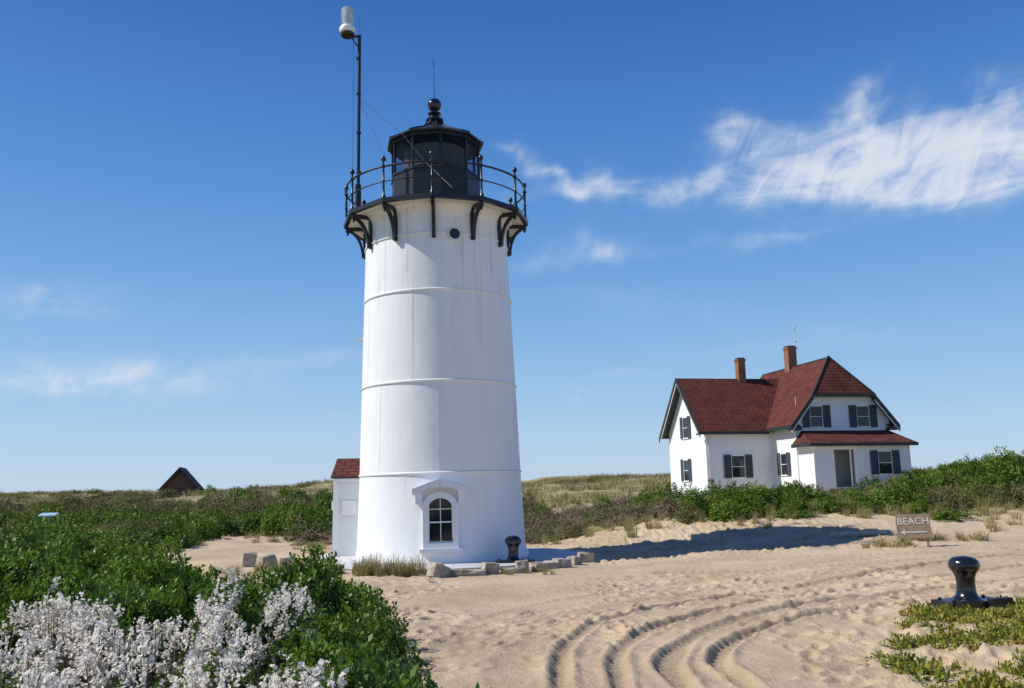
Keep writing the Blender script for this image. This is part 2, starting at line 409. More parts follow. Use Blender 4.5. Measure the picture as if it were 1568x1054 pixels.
m=MB(); 
und=[gp(30*k-2,2.62,DK-.05) for k in range(NG)]
m.prism([Vector(p) for p in und],(0,0,.05)); m.build('gallery_underside',CREAM,LH)
m=MB()
for k in range(NG):
    a,b=30*k-2,30*k+28
    p=[gp(a,2.62,DK-.055),gp(b,2.62,DK-.055),gp(b,2.74,DK-.055),gp(a,2.74,DK-.055)]
    m.prism([Vector(q) for q in p],(0,0,.12))
m.prism([Vector(gp(30*k-2,2.6,DK+.003)) for k in range(NG)],(0,0,.05))
m.build('gallery_deck_rim',BLACK,LH)
m=MB()
for k in range(NG):
    a=30*k-2; ca,sa=math.cos(R(a)),math.sin(R(a))
    def F(t,rr,z): return (rr*sa+t*ca,-rr*ca+t*sa,z)
    r0=rad(8.8)+.03
    m.box(-.05,.05,r0-.06,r0+.045,8.66,DK-.08,F)
    m.box(-.05,.05,r0,2.66,DK-.15,DK-.06,F)
    prev=None
    for s in range(9):
        t=s/8*math.pi/2
        rr=r0+.03+(2.60-r0)*(1-math.cos(t)); zz=8.72+(DK-.12-8.72)*math.sin(t)
        if prev: m.prism([Vector(F(-.042,prev[0],prev[1])),Vector(F(.042,prev[0],prev[1])),Vector(F(.042,rr,zz)),Vector(F(-.042,rr,zz))],Vector(F(0,.065,-.055))-Vector(F(0,0,0)))
        prev=(rr,zz)
    q=F(0,2.62,0); m.lathe([(.01,DK-.30),(.045,DK-.24),(.03,DK-.19),(.05,DK-.15)],8,(q[0],q[1],0))
m.build('gallery_brackets',BLACK,LH)
m=MB()
for k in range(NG):
    p=gp(30*k-2,2.66,0)
    m.lathe([(.06,DK+.05),(.055,DK+.14),(.032,DK+.17),(.03,DK+.52),(.05,DK+.55),(.03,DK+.58),(.03,DK+.93),(.055,DK+.95),(.055,DK+1.0),(.026,DK+1.03),(.026,DK+1.1),(.065,DK+1.15),(.07,DK+1.19),(.05,DK+1.24),(.012,DK+1.27)],10,(p[0],p[1],0))
    for (zz,rr) in ((DK+.97,.028),(DK+.54,.018)):
        pts=[gp(30*k-2+30*j/4,2.66,zz) for j in range(5)]
        m.tube(pts,rr,6)
m.build('gallery_railing',BLACK,LH,True)
def dec(r,z): return [Vector(gp(7+36*k,r,z)) for k in range(10)]
m=MB(); m.prism(dec(1.34,DK+.055),(0,0,1.28)); m.build('lantern_parapet',BLACK,LH,bevel=.01)
zg0=DK+1.33; zg1=11.98
m=MB()
for (z,r,h) in ((zg0,1.37,.06),(zg1,1.38,.09)):
    m.prism(dec(r,z),(0,0,h))
for k in range(10):
    m.tube([gp(7+36*k,1.31,zg0),gp(7+36*k,1.31,zg1+.05)],.04,6)
m.build('lantern_mullions',BLACK,LH)
m=MB(); g0=dec(1.29,zg0+.06); g1=dec(1.29,zg1)
for k in range(10): m.poly([g0[k],g0[(k+1)%10],g1[(k+1)%10],g1[k]])
m.build('lantern_panes',LGLASS,LH)
m=MB(); m.lathe([(.5,zg0+.06),(.5,zg0+.2),(.95,zg0+.25),(.95,zg1-.1),(.4,zg1)],20); m.build('lantern_interior',simple('lantern_blind',(.16,.155,.15),.7,.2,3),LH,True)
m=MB()
prf=[(1.47,0),(1.48,.05),(1.1,.24),(.7,.42),(.38,.60),(.24,.76),(.22,.86)]
for i in range(len(prf)-1):
    A=dec(prf[i][0],zg1+.09+prf[i][1]); B=dec(prf[i+1][0],zg1+.09+prf[i+1][1])
    for k in range(10): m.poly([A[k],A[(k+1)%10],B[(k+1)%10],B[k]])
m.poly(dec(1.47,zg1+.09)[::-1])
for k in range(10):
    m.tube([gp(7+36*k,p[0],zg1+.1+p[1]) for p in prf[1:]],.025,5)
m.build('lantern_roof',BLACK,LH)
m=MB(); zt=zg1+.93
m.lathe([(.27,zt),(.27,zt+.05),(.15,zt+.09),(.13,zt+.2),(.2,zt+.22),(.2,zt+.25),(.1,zt+.28),(.09,zt+.32)]+[(.215*math.sin(t),zt+.52-.215*math.cos(t)) for t in np.linspace(.45,3.0,12)],20)
m.tube([(0,0,zt+.7),(0,0,zt+2.05)],.012,5,.005)
m.tube([(0,0,zt+1.8),(.07,0,zt+2.03)],.005,4); m.tube([(0,0,zt+1.8),(-.07,0,zt+2.03)],.005,4)
m.build('vent_ball_and_rod',GLOSSB,LH,True)
MX,MY=gp(-66,2.42,0)[:2]
m=MB(); m.tube([(MX,MY,DK+.0),(MX,MY,DK+.9)],.085,10); m.tube([(MX,MY,DK+.6),(MX+.05,MY,15.15)],.05,10)
for zz in (10.9,12.1,13.3,14.4): m.tube([(MX+.02,MY,zz),(MX+.02,MY,zz+.06)],.07,8)
m.tube([(MX+.05,MY,15.12),(MX-.3,MY,15.12)],.04,8); m.tube([(MX+.04,MY,14.75),(MX-.2,MY,15.1)],.022,6)
m.lathe([(.18,15.12),(.2,15.15),(.2,15.2)],14,(MX-.3,MY,0))
m.tube([(MX-.16,MY,DK+.1),(MX-.12,MY,15.1)],.007,5)
m.build('beacon_mast',BLACK,LH,True)
m=MB(); m.lathe([(.15,15.2),(.22,15.24),(.235,15.30),(.235,15.36),(.2,15.41),(.15,15.43)],20,(MX-.3,MY,0)); m.build('beacon_base',TRIM,LH,True)
m=MB(); m.lathe([(.15,15.43),(.17,15.5),(.185,15.78),(.18,15.95),(.15,16.0),(.05,16.03)],20,(MX-.3,MY,0)); m.build('beacon_lens',LENS,LH,True)
m=MB(); m.lathe([(.07,15.44),(.07,15.9),(.03,15.93)],10,(MX-.3,MY,0)); m.build('beacon_lamp',TRIM,LH,True)
m=MB(); m.tube([(MX+.06,MY,15.1),(MX+.06,MY,15.98)],.008,5)
m.tube([(MX+.03,MY,13.2),gp(-38,1.5,12.0),gp(-12,1.45,11.1),gp(10,2.5,DK+.3)],.0055,5)
m.tube([(MX+.03,MY,13.2),gp(-60,1.45,11.0)],.0045,5)
m.build('guy_wires',WIRE,LH)
def radF(a,z):
    a=R(a); sa,ca=math.sin(a),math.cos(a); rr=rad(z)
    def F(u,n,zz): return ((rr+n)*sa+u*ca,-(rr+n)*ca+u*sa,zz)
    return F
F=radF(13.5,8.85); m=MB(); mg=MB()
ring=[];N=20
for r_o,n_ in ((.20,-.02),(.20,.05),(.15,.05),(.15,-.02)):
    ring.append([F(r_o*math.cos(2*math.pi*k/N),n_,8.78+r_o*math.sin(2*math.pi*k/N)) for k in range(N)])
for q in range(3):
    for k in range(N): m.poly([ring[q][k],ring[q][(k+1)%N],ring[q+1][(k+1)%N],ring[q+1][k]])
m.build('porthole_frame',CREAM,LH,True)
mg.poly([F(.15*math.cos(2*math.pi*k/N),.04,8.78+.15*math.sin(2*math.pi*k/N)) for k in range(N)]); mg.build('porthole_glass',GLASS,LH)
F0=radF(-.5,1.1)
def F(u,n,z): return F0(u,n,z)
def archpts(w,zs,h,n=10):
    pts=[(-w,zs),]
    return pts+[( w*-math.cos(math.pi*k/n),zs+h*math.sin(math.pi*k/n)) for k in range(1,n)]+[(w,zs)]
inner=[(-.31,.56)]+archpts(.31,1.42,.26)+[(.31,.56)]
outer=[(-.45,.42)]+archpts(.45,1.46,.38)+[(.45,.42)]
m=MB(); n0,n1=-.12,.15
L=len(inner)
for k in range(L):
    k2=(k+1)%L
    a,b,c,d=inner[k],inner[k2],outer[k2],outer[k]
    m.poly([F(a[0],n1,a[1]),F(b[0],n1,b[1]),F(c[0],n1,c[1]),F(d[0],n1,d[1])])
    m.poly([F(d[0],n1,d[1]),F(c[0],n1,c[1]),F(c[0],n0,c[1]),F(d[0],n0,d[1])])
    m.poly([F(a[0],n1,a[1]),F(b[0],n1,b[1]),F(b[0],n0,b[1]),F(a[0],n0,a[1])])
m.box(-.54,.54,-.1,.21,.34,.425,F)
m.build('window_casing',TOWER,LH)
m=MB()
off=Vector(F(0,.27,0))-Vector(F(0,-.15,0))
bots=[(-.70,1.80),(-.52,1.83),(-.3,1.93),(0,1.98),(.3,1.93),(.52,1.83),(.70,1.80)]
tops=[(-.70,1.93),(-.52,1.99),(-.3,2.07),(0,2.16),(.3,2.07),(.52,1.99),(.70,1.93)]
for i in range(6):
    m.prism([Vector(F(q[0],-.15,q[1])) for q in (bots[i],bots[i+1],tops[i+1],tops[i])],off)
for s in (-1,1):
    u0,u1=sorted((s*.47,s*.62))
    m.prism([Vector(F(u,-.15,z_)) for u,z_ in ((u0,1.55),(u1,1.6),(u1,1.84),(u0,1.88))],Vector(F(0,.22,0))-Vector(F(0,-.15,0)))
m.prism([Vector(F(u,-.15,z_)) for u,z_ in ((-.47,1.50),(.47,1.50),(.47,1.86),(0,2.0),(-.47,1.86))],Vector(F(0,.018,0))-Vector(F(0,-.15,0)))
m.build('window_hood',TOWER,LH,bevel=.008)
m=MB()
m.poly([F(u,.03,z_) for u,z_ in inner]); m.build('window_glass_pane',GLASS,LH)
m=MB()
m.box(-.31,.31,.031,.075,.56,.60,F); m.box(-.31,.31,.031,.075,1.06,1.095,F); m.box(-.31,-.285,.031,.072,.6,1.5,F); m.box(.285,.31,.031,.072,.6,1.5,F)
m.box(-.010,.010,.032,.062,.6,1.66,F); m.box(-.285,.285,.032,.06,1.395,1.415,F)
m.build('window_sash',TRIM,LH)
m=MB(); F=radF(-88,6.2); m.box(-.06,.06,-.02,.14,6.2,6.26,F); m.box(-.03,.03,.1,.16,6.1,6.2,F); m.build('side_light',TRIM,LH)
m=MB()
padv=[]
for k in range(40):
    a=2*math.pi*k/40; r=3.85+.12*math.sin(3*a+1)
    padv.append((r*math.cos(a),r*math.sin(a)))
m.prism([Vector((a,b,-.12)) for a,b in padv],(0,0,.17))
PAD=m.build('concrete_pad',CONC,None,bevel=.02); PAD.location=(TX,TY,0)

def bollard(loc,s,rot):
    e=empty('mooring_bollard',loc,(0,0,rot))
    m=MB(); prof=[(.30,0),(.30,.03),(.22,.055),(.17,.1),(.150,.18),(.145,.30),(.155,.40),(.18,.46),(.215,.50),(.24,.55),(.245,.60),(.225,.655),(.18,.70),(.11,.725),(.04,.735)]
    m.lathe([(r*s,z*s) for r,z in prof],32); m.build('bollard_post',GLOSSB,e,True,angle=50)
    m=MB(); m.box(-.50*s,.62*s,-.26*s,.26*s,-.06,.03*s)
    m.box(-.46*s,-.1*s,-.40*s,-.265*s,-.06,.07*s); m.box(.15*s,.56*s,-.38*s,-.265*s,-.06,.08*s)
    for a in (-.40,.46):
        for b in (-.16,.16): m.lathe([(.035*s,.03*s),(.035*s,.07*s),(.0,.07*s)],6,(a*s,b*s,0))
    m.build('bollard_base',BLACK,e,bevel=.01)
    return e
bollard((-.06,22.75,.06),.88,.1)
bz=hz(6.25,12.5)
bollard((6.25,12.5,bz+.05),.84,.25)

def stones(name,lst,mat,seed):
    m=MB(); rs=random.Random(seed)
    for (x0,y0,sx,sy,sz,rz,tl) in lst:
        z0=hz(x0,y0)-.05
        M=Matrix.Translation((x0,y0,z0+sz/2))@Matrix.Rotation(rz,4,'Z')@Matrix.Rotation(tl,4,'Y')
        i=len(m.v); G=3
        idx={}
        def vid(a,b,c):
            k=(a,b,c)
            if k not in idx:
                p=Vector(((a/G-.5)*sx,(b/G-.5)*sy,(c/G-.5)*sz))
                edge=sum(q in (0,G) for q in (a,b,c))
                if edge>=2: p*= .93 if edge==2 else .86
                p+=Vector([rs.uniform(-.022,.022) for _ in range(3)])
                idx[k]=len(m.v); m.v.append(tuple(M@p))
            return idx[k]
        for a in range(G):
            for b in range(G):
                m.f.append((vid(a,b,G),vid(a+1,b,G),vid(a+1,b+1,G),vid(a,b+1,G)))
                m.f.append((vid(a,0,b),vid(a+1,0,b),vid(a+1,0,b+1),vid(a,0,b+1)))
                m.f.append((vid(a,G,b),vid(a,G,b+1),vid(a+1,G,b+1),vid(a+1,G,b)))
                m.f.append((vid(0,a,b),vid(0,a,b+1),vid(0,a+1,b+1),vid(0,a+1,b)))
                m.f.append((vid(G,a,b),vid(G,a+1,b),vid(G,a+1,b+1),vid(G,a,b+1)))
    return m.build(name,mat)
stones('granite_edging_stones',[(-6.95,23.3,.35,.3,.42,.3,.1),(-6.2,22.3,.4,.35,.42,.7,-.1),(-5.9,22.9,.3,.3,.3,.2,0),(-3.6,20.6,.35,.3,.28,.2,.2),(-4.3,20.9,.4,.3,.25,.6,0),
 (-1.7,19.7,.42,.36,.34,.5,.35),(-1.08,19.95,.85,.35,.18,.05,.04),(-.58,20.25,.36,.3,.3,.3,.1),(-.1,20.35,.5,.3,.16,.1,0),(.14,20.5,.3,.3,.32,.15,-.05),(.52,20.75,.35,.3,.2,.6,.2),(.62,21.1,.75,.3,.22,.35,0),(1.08,21.35,.42,.35,.28,.5,.1),(1.45,22.2,.35,.3,.25,.9,0),(1.78,22.95,.42,.36,.28,.2,.1)],STONE,4)

# ------------------------------------------------------------------ siding/window utilities
def siding(m,F,lf,rf,z0,z1,h=.125,p=.022):
    z=z0
    while z<z1-1e-6:
        zt=min(z+h,z1)
        a0,b0=lf(z),rf(z); a1,b1=lf(zt),rf(zt)
        if b0-a0>.02:
            if b1<a1: a1=b1=(a1+b1)/2
            m.poly([F(a0,p,z),F(b0,p,z),F(b1,.003,zt),F(a1,.003,zt)])
            m.poly([F(a0,-.003,z),F(b0,-.003,z),F(b0,p,z),F(a0,p,z)])
        z=zt
def window(D,F,u,z,w,h,shut=True,sw=None):
    T,G,Sh=D['trim'],D['glass'],D['shut']
    f=.08
    T.box(u-w/2-f,u+w/2+f,0,.06,z+h,z+h+f+.04,F); T.box(u-w/2-f-.03,u+w/2+f+.03,0,.09,z-.07,z,F)
    T.box(u-w/2-f,u-w/2,0,.058,z,z+h,F); T.box(u+w/2,u+w/2+f,0,.058,z,z+h,F)
    G.box(u-w/2,u+w/2,0,.028,z,z+h,F)
    T.box(u-w/2,u+w/2,.028,.048,z+h/2-.018,z+h/2+.018,F)
    if shut:
        sw=sw or w*.52
        for s in (-1,1):
            c=u+s*(w/2+f*.5+sw/2+.01)
            Sh.box(c-sw/2,c-sw/2+.05,.062,.095,z-.05,z+h+.08,F); Sh.box(c+sw/2-.05,c+sw/2,.062,.095,z-.05,z+h+.08,F)
            for q in (z-.05,z+h*.5,z+h+.01): Sh.box(c-sw/2+.05,c+sw/2-.05,.062,.093,q,q+.07,F)
            zz=z+.03
            while zz<z+h:
                Sh.poly([F(c-sw/2+.05,.088,zz),F(c+sw/2-.05,.088,zz),F(c+sw/2-.05,.068,zz+.06),F(c-sw/2+.05,.068,zz+.06)]); zz+=.06
            Sh.box(c-sw/2+.03,c+sw/2-.03,.06,.066,z,z+h,F)
def roofplane(red,dark,pts,th=.13):
    P=[Vector(p) for p in pts]; n=(P[1]-P[0]).cross(P[2]-P[1]).normalized()
    if n.z<0: P.reverse(); n=-n
    dark.prism(P,-n*th); red.poly([p+n*.006 for p in P])

# ------------------------------------------------------------------ keeper's house
HS=empty('keepers_house',(12.3,56,0),(0,0,R(11)))
D={k:MB() for k in ('trim','glass','shut','wall','roof','dark','brick','core','int')}
ZB=.6
def Ffront(v0): return lambda u,n,z:(u,v0-n,z)
def Fleft(u0): return lambda v,n,z:(u0-n,v,z)
kW=1.06; zrW=9.0
def zW(v): return zrW-kW*abs(v-3.2)
zwt=zW(0)-.2
D['core'].box(.03,4.6,.03,6.37,ZB,zwt-.05)
siding(D['wall'],Ffront(0),lambda z:0,lambda z:4.6,ZB,zwt)
def gl(z): return 0 if z<zwt else (z-zwt)/kW
siding(D['wall'],Fleft(0),lambda z:gl(z),lambda z:6.4-gl(z),ZB,zrW-.3)
D['core'].prism([Vector((.03,.1,zwt)),Vector((.03,6.3,zwt)),Vector((.03,3.2,zrW-.25))],(4.5,0,0))
roofplane(D['roof'],D['dark'],[(-.55,-.42,zW(-.42)),(7.7,-.42,zW(-.42)),(7.7,3.2,zrW),(-.55,3.2,zrW)])
roofplane(D['roof'],D['dark'],[(-.55,6.82,zW(6.82)),(7.7,6.82,zW(6.82)),(7.7,3.2,zrW),(-.55,3.2,zrW)])
for s in (-1,1):
    a=Vector((-.56,3.2,zrW+.03)); b=Vector((-.56,3.2+s*3.66,zW(3.2+3.66)+.03))
    D['dark'].prism([a,b,b-Vector((0,0,.34)),a-Vector((0,0,.34))],(-.05,0,0))
    D['trim'].prism([a+Vector((.02,0,-.33)),b+Vector((.02,0,-.33)),b+Vector((.02,0,-.45)),a+Vector((.02,0,-.45))],(-.03,0,0))
D['trim'].box(-.035,.09,-.035,.07,ZB,zwt+.1)
D['trim'].box(-.06,4.55,-.10,-.03,zwt-.28,zwt-.02)
D['dark'].box(-.5,4.2,-.47,-.40,zW(-.42)-.2,zW(-.42)-.01)
D['dark'].box(-.55,-.45,-.42,.25,zW(-.42)-.2,zW(-.42)-.08)
window(D,Ffront(0),2.1,2.25,.85,1.35,True,.5)
window(D,Fleft(0),3.4,2.1,.8,1.35,True,.42)
window(D,Fleft(0),3.2,4.95,.78,1.35,True,.42)
kB=1.22; zrB=9.8; uc=7.75
def zB(u): return zrB-kB*abs(u-uc)
zbt=zB(4.6)-.2; zcl=7.25; ucl=uc-(zrB-zcl)/kB
D['core'].box(4.63,10.87,-3.07,6.5,ZB,zbt-.05)
siding(D['wall'],Fleft(4.6),lambda z:-3.1,lambda z:.0,ZB,zbt)
def Fright(u0): return lambda v,n,z:(u0+n,v,z)
siding(D['wall'],Fright(10.9),lambda z:-3.1,lambda z:6.5,ZB,zbt)
def gB(z): return 0 if z<zbt else (z-zbt)/kB
siding(D['wall'],Ffront(-3.1),lambda z:4.6+gB(z),lambda z:10.9-gB(z),ZB,zcl)
D['core'].prism([Vector((4.7,-3.07,zbt)),Vector((10.8,-3.07,zbt)),Vector((9.6,-3.07,zcl-.1)),Vector((5.9,-3.07,zcl-.1))],(0,9,0))
vF=-3.55
for s in (-1,1):
    e=uc+s*3.68
    roofplane(D['roof'],D['dark'],[(e,vF,zB(e)),(uc+s*(uc-ucl),vF,zcl),(uc,-2.1,zrB),(uc,6.9,zrB),(e,6.9,zB(e))])
    a=Vector((uc+s*(uc-ucl),vF,zcl+.03)); b=Vector((e,vF,zB(e)+.03))
    D['dark'].prism([a,b,b-Vector((0,0,.36)),a-Vector((0,0,.36))],(0,-.05,0))
    D['trim'].prism([a+Vector((0,.02,-.35)),b+Vector((0,.02,-.35)),b+Vector((0,.02,-.47)),a+Vector((0,.02,-.47))],(0,-.04,0))
    ee=sorted((e,uc+s*3.0))
    D['dark'].box(ee[0],ee[1],vF,-3.08,zB(e)-.3,zB(e)-.12)
    D['roof'].prism([Vector((ee[0],vF-.02,zB(e)-.115)),Vector((ee[1],vF-.02,zB(e)-.115)),Vector((ee[1],-3.08,zB(e)+.1)),Vector((ee[0],-3.08,zB(e)+.1))],(0,0,.02))
roofplane(D['roof'],D['dark'],[(ucl,vF-.02,zcl),(2*uc-ucl,vF-.02,zcl),(uc,-2.1,zrB)])
for s in (-1,1):
    D['dark'].tube([(uc+s*(uc-ucl),vF-.02,zcl+.03),(uc,-2.1,zrB+.03)],.06,6)
D['dark'].box(ucl-.08,2*uc-ucl+.08,vF-.09,vF-.025,zcl-.16,zcl+.02)
D['trim'].box(ucl,2*uc-ucl,-3.2,-3.1,zcl-.34,zcl-.15)
D['dark'].box(4.02,4.1,vF,-.4,zB(4.07)-.2,zB(4.07)+.0)
D['trim'].box(4.5,4.575,-3.05,-.1,zbt-.28,zbt-.02)
for u in (4.6,10.9): D['trim'].box(u-.07,u+.07,-3.14,-3.02,ZB,zbt+.1)
window(D,Ffront(-3.1),6.0,5.25,.8,1.25,True,.5)
window(D,Ffront(-3.1),9.2,5.25,.8,1.25,True,.5)
window(D,Fleft(4.6),-1.4,2.35,.7,1.3,True,.4)
vp=-5.0; ze=4.15; zp=5.0
roofplane(D['roof'],D['dark'],[(4.25,vp-.35,ze),(11.25,vp-.35,ze),(10.9,-3.12,zp),(4.95,-3.12,zp)],.1)
roofplane(D['roof'],D['dark'],[(4.25,vp-.35,ze),(4.25,-3.12,ze),(4.95,-3.12,zp)],.1)
D['dark'].box(4.22,11.28,vp-.42,vp-.355,ze-.2,ze-.0)
D['dark'].box(4.18,4.245,vp-.42,-3.12,ze-.2,ze-.0)
D['trim'].box(4.3,11.2,vp-.34,-3.15,ze-.16,ze-.11)
siding(D['wall'],Fleft(4.62),lambda z:vp,lambda z:-3.1,ZB,ze-.16)
siding(D['wall'],Fright(10.88),lambda z:vp,lambda z:-3.1,ZB,ze-.16)
D['core'].box(4.64,4.7,vp+.06,-3.1,ZB,ze-.16); D['core'].box(10.8,10.86,vp+.06,-3.1,ZB,ze-.16)
for (a,b) in ((4.62,5.75),(7.3,10.88)):
    siding(D['wall'],Ffront(vp),lambda z,a=a:a,lambda z,b=b:b,ZB,ze-.16)
    D['core'].box(a+.02,b-.02,vp+.02,vp+.08,ZB,ze-.16)
D['trim'].box(5.75,5.87,vp-.05,vp+.1,ZB,ze-.16); D['trim'].box(7.18,7.3,vp-.05,vp+.1,ZB,ze-.16); D['trim'].box(6.92,7.0,vp-.03,vp+.06,ZB,ze-.16)
D['trim'].box(5.87,7.18,vp-.04,vp+.08,ze-.4,ze-.165)
D['trim'].box(4.56,4.68,vp-.04,vp+.08,ZB,ze-.16); D['trim'].box(10.82,10.93,vp-.04,vp+.08,ZB,ze-.16)
D['int'].box(5.9,6.85,-3.2,-3.12,ZB+.5,3.9); D['core'].box(5.8,7.3,vp,-3.1,ZB,1.55)
D['int'].box(4.72,5.85,-4.9,-3.15,1.8,1.86); D['int'].box(4.75,4.8,-4.9,-3.2,1.8,3.9); D['int'].box(10,10.05,-4.9,-3.2,1.8,3.9)
window(D,Ffront(vp),9.2,2.3,.85,1.3,True,.5)
D['trim'].tube([(8.0,vp-.1,1.2),(8.0,vp-.1,ze-.1)],.04,6)
D['trim'].tube([(.12,-.09,1.0),(.12,-.09,zwt-.1),(.1,-.4,zW(-.42)-.15)],.04,6)
def chim(u,v,w,z0,z1):
    D['brick'].box(u-w/2,u+w/2,v-w/2,v+w/2,z0,z1-.25); D['brick'].box(u-w/2-.04,u+w/2+.04,v-w/2-.04,v+w/2+.04,z1-.248,z1-.1)
    D['dark'].box(u-w/2+.02,u+w/2-.02,v-w/2+.02,v+w/2-.02,z1-.098,z1)
chim(4.2,3.2,.52,8.3,10.45); chim(7.75,2.7,.62,9.2,11.25)
m=MB(); m.tube([(8.2,2.7,9.6),(8.2,2.7,12.9)],.022,5); m.tube([(8.0,2.7,12.4),(8.4,2.7,12.4)],.012,4); m.tube([(8.2,2.5,11.9),(8.2,2.9,11.9)],.012,4)
m.lathe([(.02,12.5),(.07,12.56),(.07,12.64),(.02,12.7)],8,(8.2,2.7,0)); m.lathe([(.05,11.55),(.08,11.6),(.08,11.68),(.05,11.72)],8,(8.2,2.7,0))
m.tube([(5.2,-2.2,zB(5.2)),(5.2,-2.2,zB(5.2)+.5)],.03,6)
m.build('weather_station_mast',PALE,HS)
for k,(nm,mt) in {'trim':('trim_boards',TRIM),'glass':('window_panes',GLASS),'shut':('shutters',SHUT),'wall':('clapboard_walls',WHITE),'roof':('shingle_roof',ROOF),'dark':('eaves_and_rakes',DARKTRIM),'brick':('brick_chimneys',BRICK),'core':('wall_core',WHITE),'int':('porch_interior',DARKIN)}.items():
    D[k].build(nm,mt,HS)

# ------------------------------------------------------------------ oil house
OH=empty('oil_house',(-5.22,25.6,0),(0,0,R(3)))
D={k:MB() for k in ('trim','glass','shut','wall','roof','dark','core')}
w,d,zt=2.3,2.2,2.3
D['core'].box(.03,w-.03,.03,d-.03,-.3,zt)
siding(D['wall'],Ffront(0),lambda z:0,lambda z:w,0.0,zt,.15,.045)
def g2(z): return 0 if z<zt else (z-zt)/.42
siding(D['wall'],Fleft(0),lambda z:g2(z),lambda z:d-g2(z),0.0,zt+.42,.15,.03)
siding(D['wall'],Fright(w),lambda z:g2(z),lambda z:d-g2(z),0.0,zt+.42,.15,.03)
siding(D['wall'],lambda u,n,z:(u,d+n,z),lambda z:0,lambda z:w,0,zt,.15,.03)
zr=zt+.42*d/2+.1
roofplane(D['roof'],D['dark'],[(-.1,-.12,zt-.0),(w+.1,-.12,zt-.0),(w+.1,d/2,zr),(-.1,d/2,zr)],.05)
roofplane(D['roof'],D['dark'],[(-.1,d+.12,zt-.0),(w+.1,d+.12,zt-.0),(w+.1,d/2,zr),(-.1,d/2,zr)],.05)
D['trim'].box(-.035,.08,-.055,.05,-.1,zt-.03); D['trim'].box(w-.08,w+.035,-.055,.05,-.1,zt-.03); D['trim'].box(.08,w-.08,-.07,-.047,zt-.15,zt-.05)
D['trim'].box(.22,.62,-.075,-.02,1.2,1.62); D['core'].box(.27,.57,-.09,-.075,1.25,1.57)
D['trim'].box(-.12,-.035,.25,.4,1.35,1.6)
D['core'].tube([(-.06,.3,0),(-.06,.3,1.4)],.02,6)
for k,(nm,mt) in {'trim':('trim_boards',TRIM),'wall':('clapboard_walls',WHITE),'roof':('shingle_roof',ROOF),'dark':('roof_edges',DARKTRIM),'core':('wall_core',WHITE)}.items():
    D[k].build(nm,mt,OH)

# ------------------------------------------------------------------ far shed
SH=empty('distant_shed',(-28.9,76,1.35),(0,0,R(14)))
BRW=simple('brown_shingle',(.17,.09,.06),.9,.25,6,.5,20)
DKR=simple('dark_roof',(.07,.045,.04),.9,.2,5,.4,12)
m=MB(); m.prism([Vector((-1.2,0,-1)),Vector((1.2,0,-1)),Vector((1.2,0,1.1)),Vector((0,0,2.3)),Vector((-1.2,0,1.1))],(0,4,0)); m.build('shed_walls',BRW,SH)
m=MB()
for s in (-1,1):
    m.prism([Vector((0,-.4,2.7)),Vector((s*1.7,-.4,.75)),Vector((s*1.52,-.4,.65)),Vector((0,-.4,2.42))],(0,4.6,0))
m.build('shed_roof',DKR,SH)
m=MB(); m.box(-.45,.45,-.05,0,-.9,.9); m.build('shed_door',DKR,SH)

# ------------------------------------------------------------------ beach sign
sx_,sy_=9.42,21.0; sz_=hz(sx_,sy_)
SG=empty('beach_sign',(sx_,sy_,sz_),(0,R(-2),R(-22)))
m=MB(); 
for i,(z0,z1) in enumerate(((.20,.335),(.34,.475),(.48,.615),(.62,.76))): m.box(-.38+.01*(i%2),.38-.012*(i%3),-.02,.015,z0,z1)
m.build('sign_boards',WOOD,SG,bevel=.004)
m=MB(); m.box(-.30,-.24,.016,.07,-.2,.80); m.box(.24,.30,.016,.07,-.2,.78); m.build('sign_posts',WOOD,SG,bevel=.004)
fc=bpy.data.curves.new('lettering','FONT'); fc.body='BEACH'; fc.size=.22; fc.align_x='CENTER'; fc.extrude=.003; fc.offset=.002
fo=bpy.data.objects.new('lettering',fc); COL.objects.link(fo); fo.parent=SG; fo.location=(0,-.026,.53); fo.rotation_euler=(R(90),0,0); fc.materials.append(PALE)
m=MB(); m.box(-.22,.28,-.028,-.021,.335,.362); m.prism([Vector((-.30,-.028,.348)),Vector((-.19,-.028,.41)),Vector((-.19,-.028,.286))],(0,.006,0)); m.build('arrow',PALE,SG)
m=MB(); m.tube([(8.9,25.2,hz(8.9,25.2)+.10),(10.4,24.9,hz(10.4,24.9)+.08)],.08,7); m.build('driftwood_log',simple('driftwood',(.45,.40,.33),.9,.2,9,.6,30),None,True)

MK=empty('trail_marker_post',(-11.7,22.2,hz(-11.7,22.2)+.18),(0,0,.1))
m=MB(); m.box(-.02,.02,-.02,.02,-.4,1.27); m.build('post',WIRE,MK)
m=MB(); m.prism([Vector((-.2,-.14,1.27)),Vector((.2,-.14,1.27)),Vector((.2,.12,1.33)),Vector((-.2,.12,1.33))],(0,0,.03)); m.build('panel',simple('pale_blue_panel',(.35,.5,.62),.5,.05,5),MK)

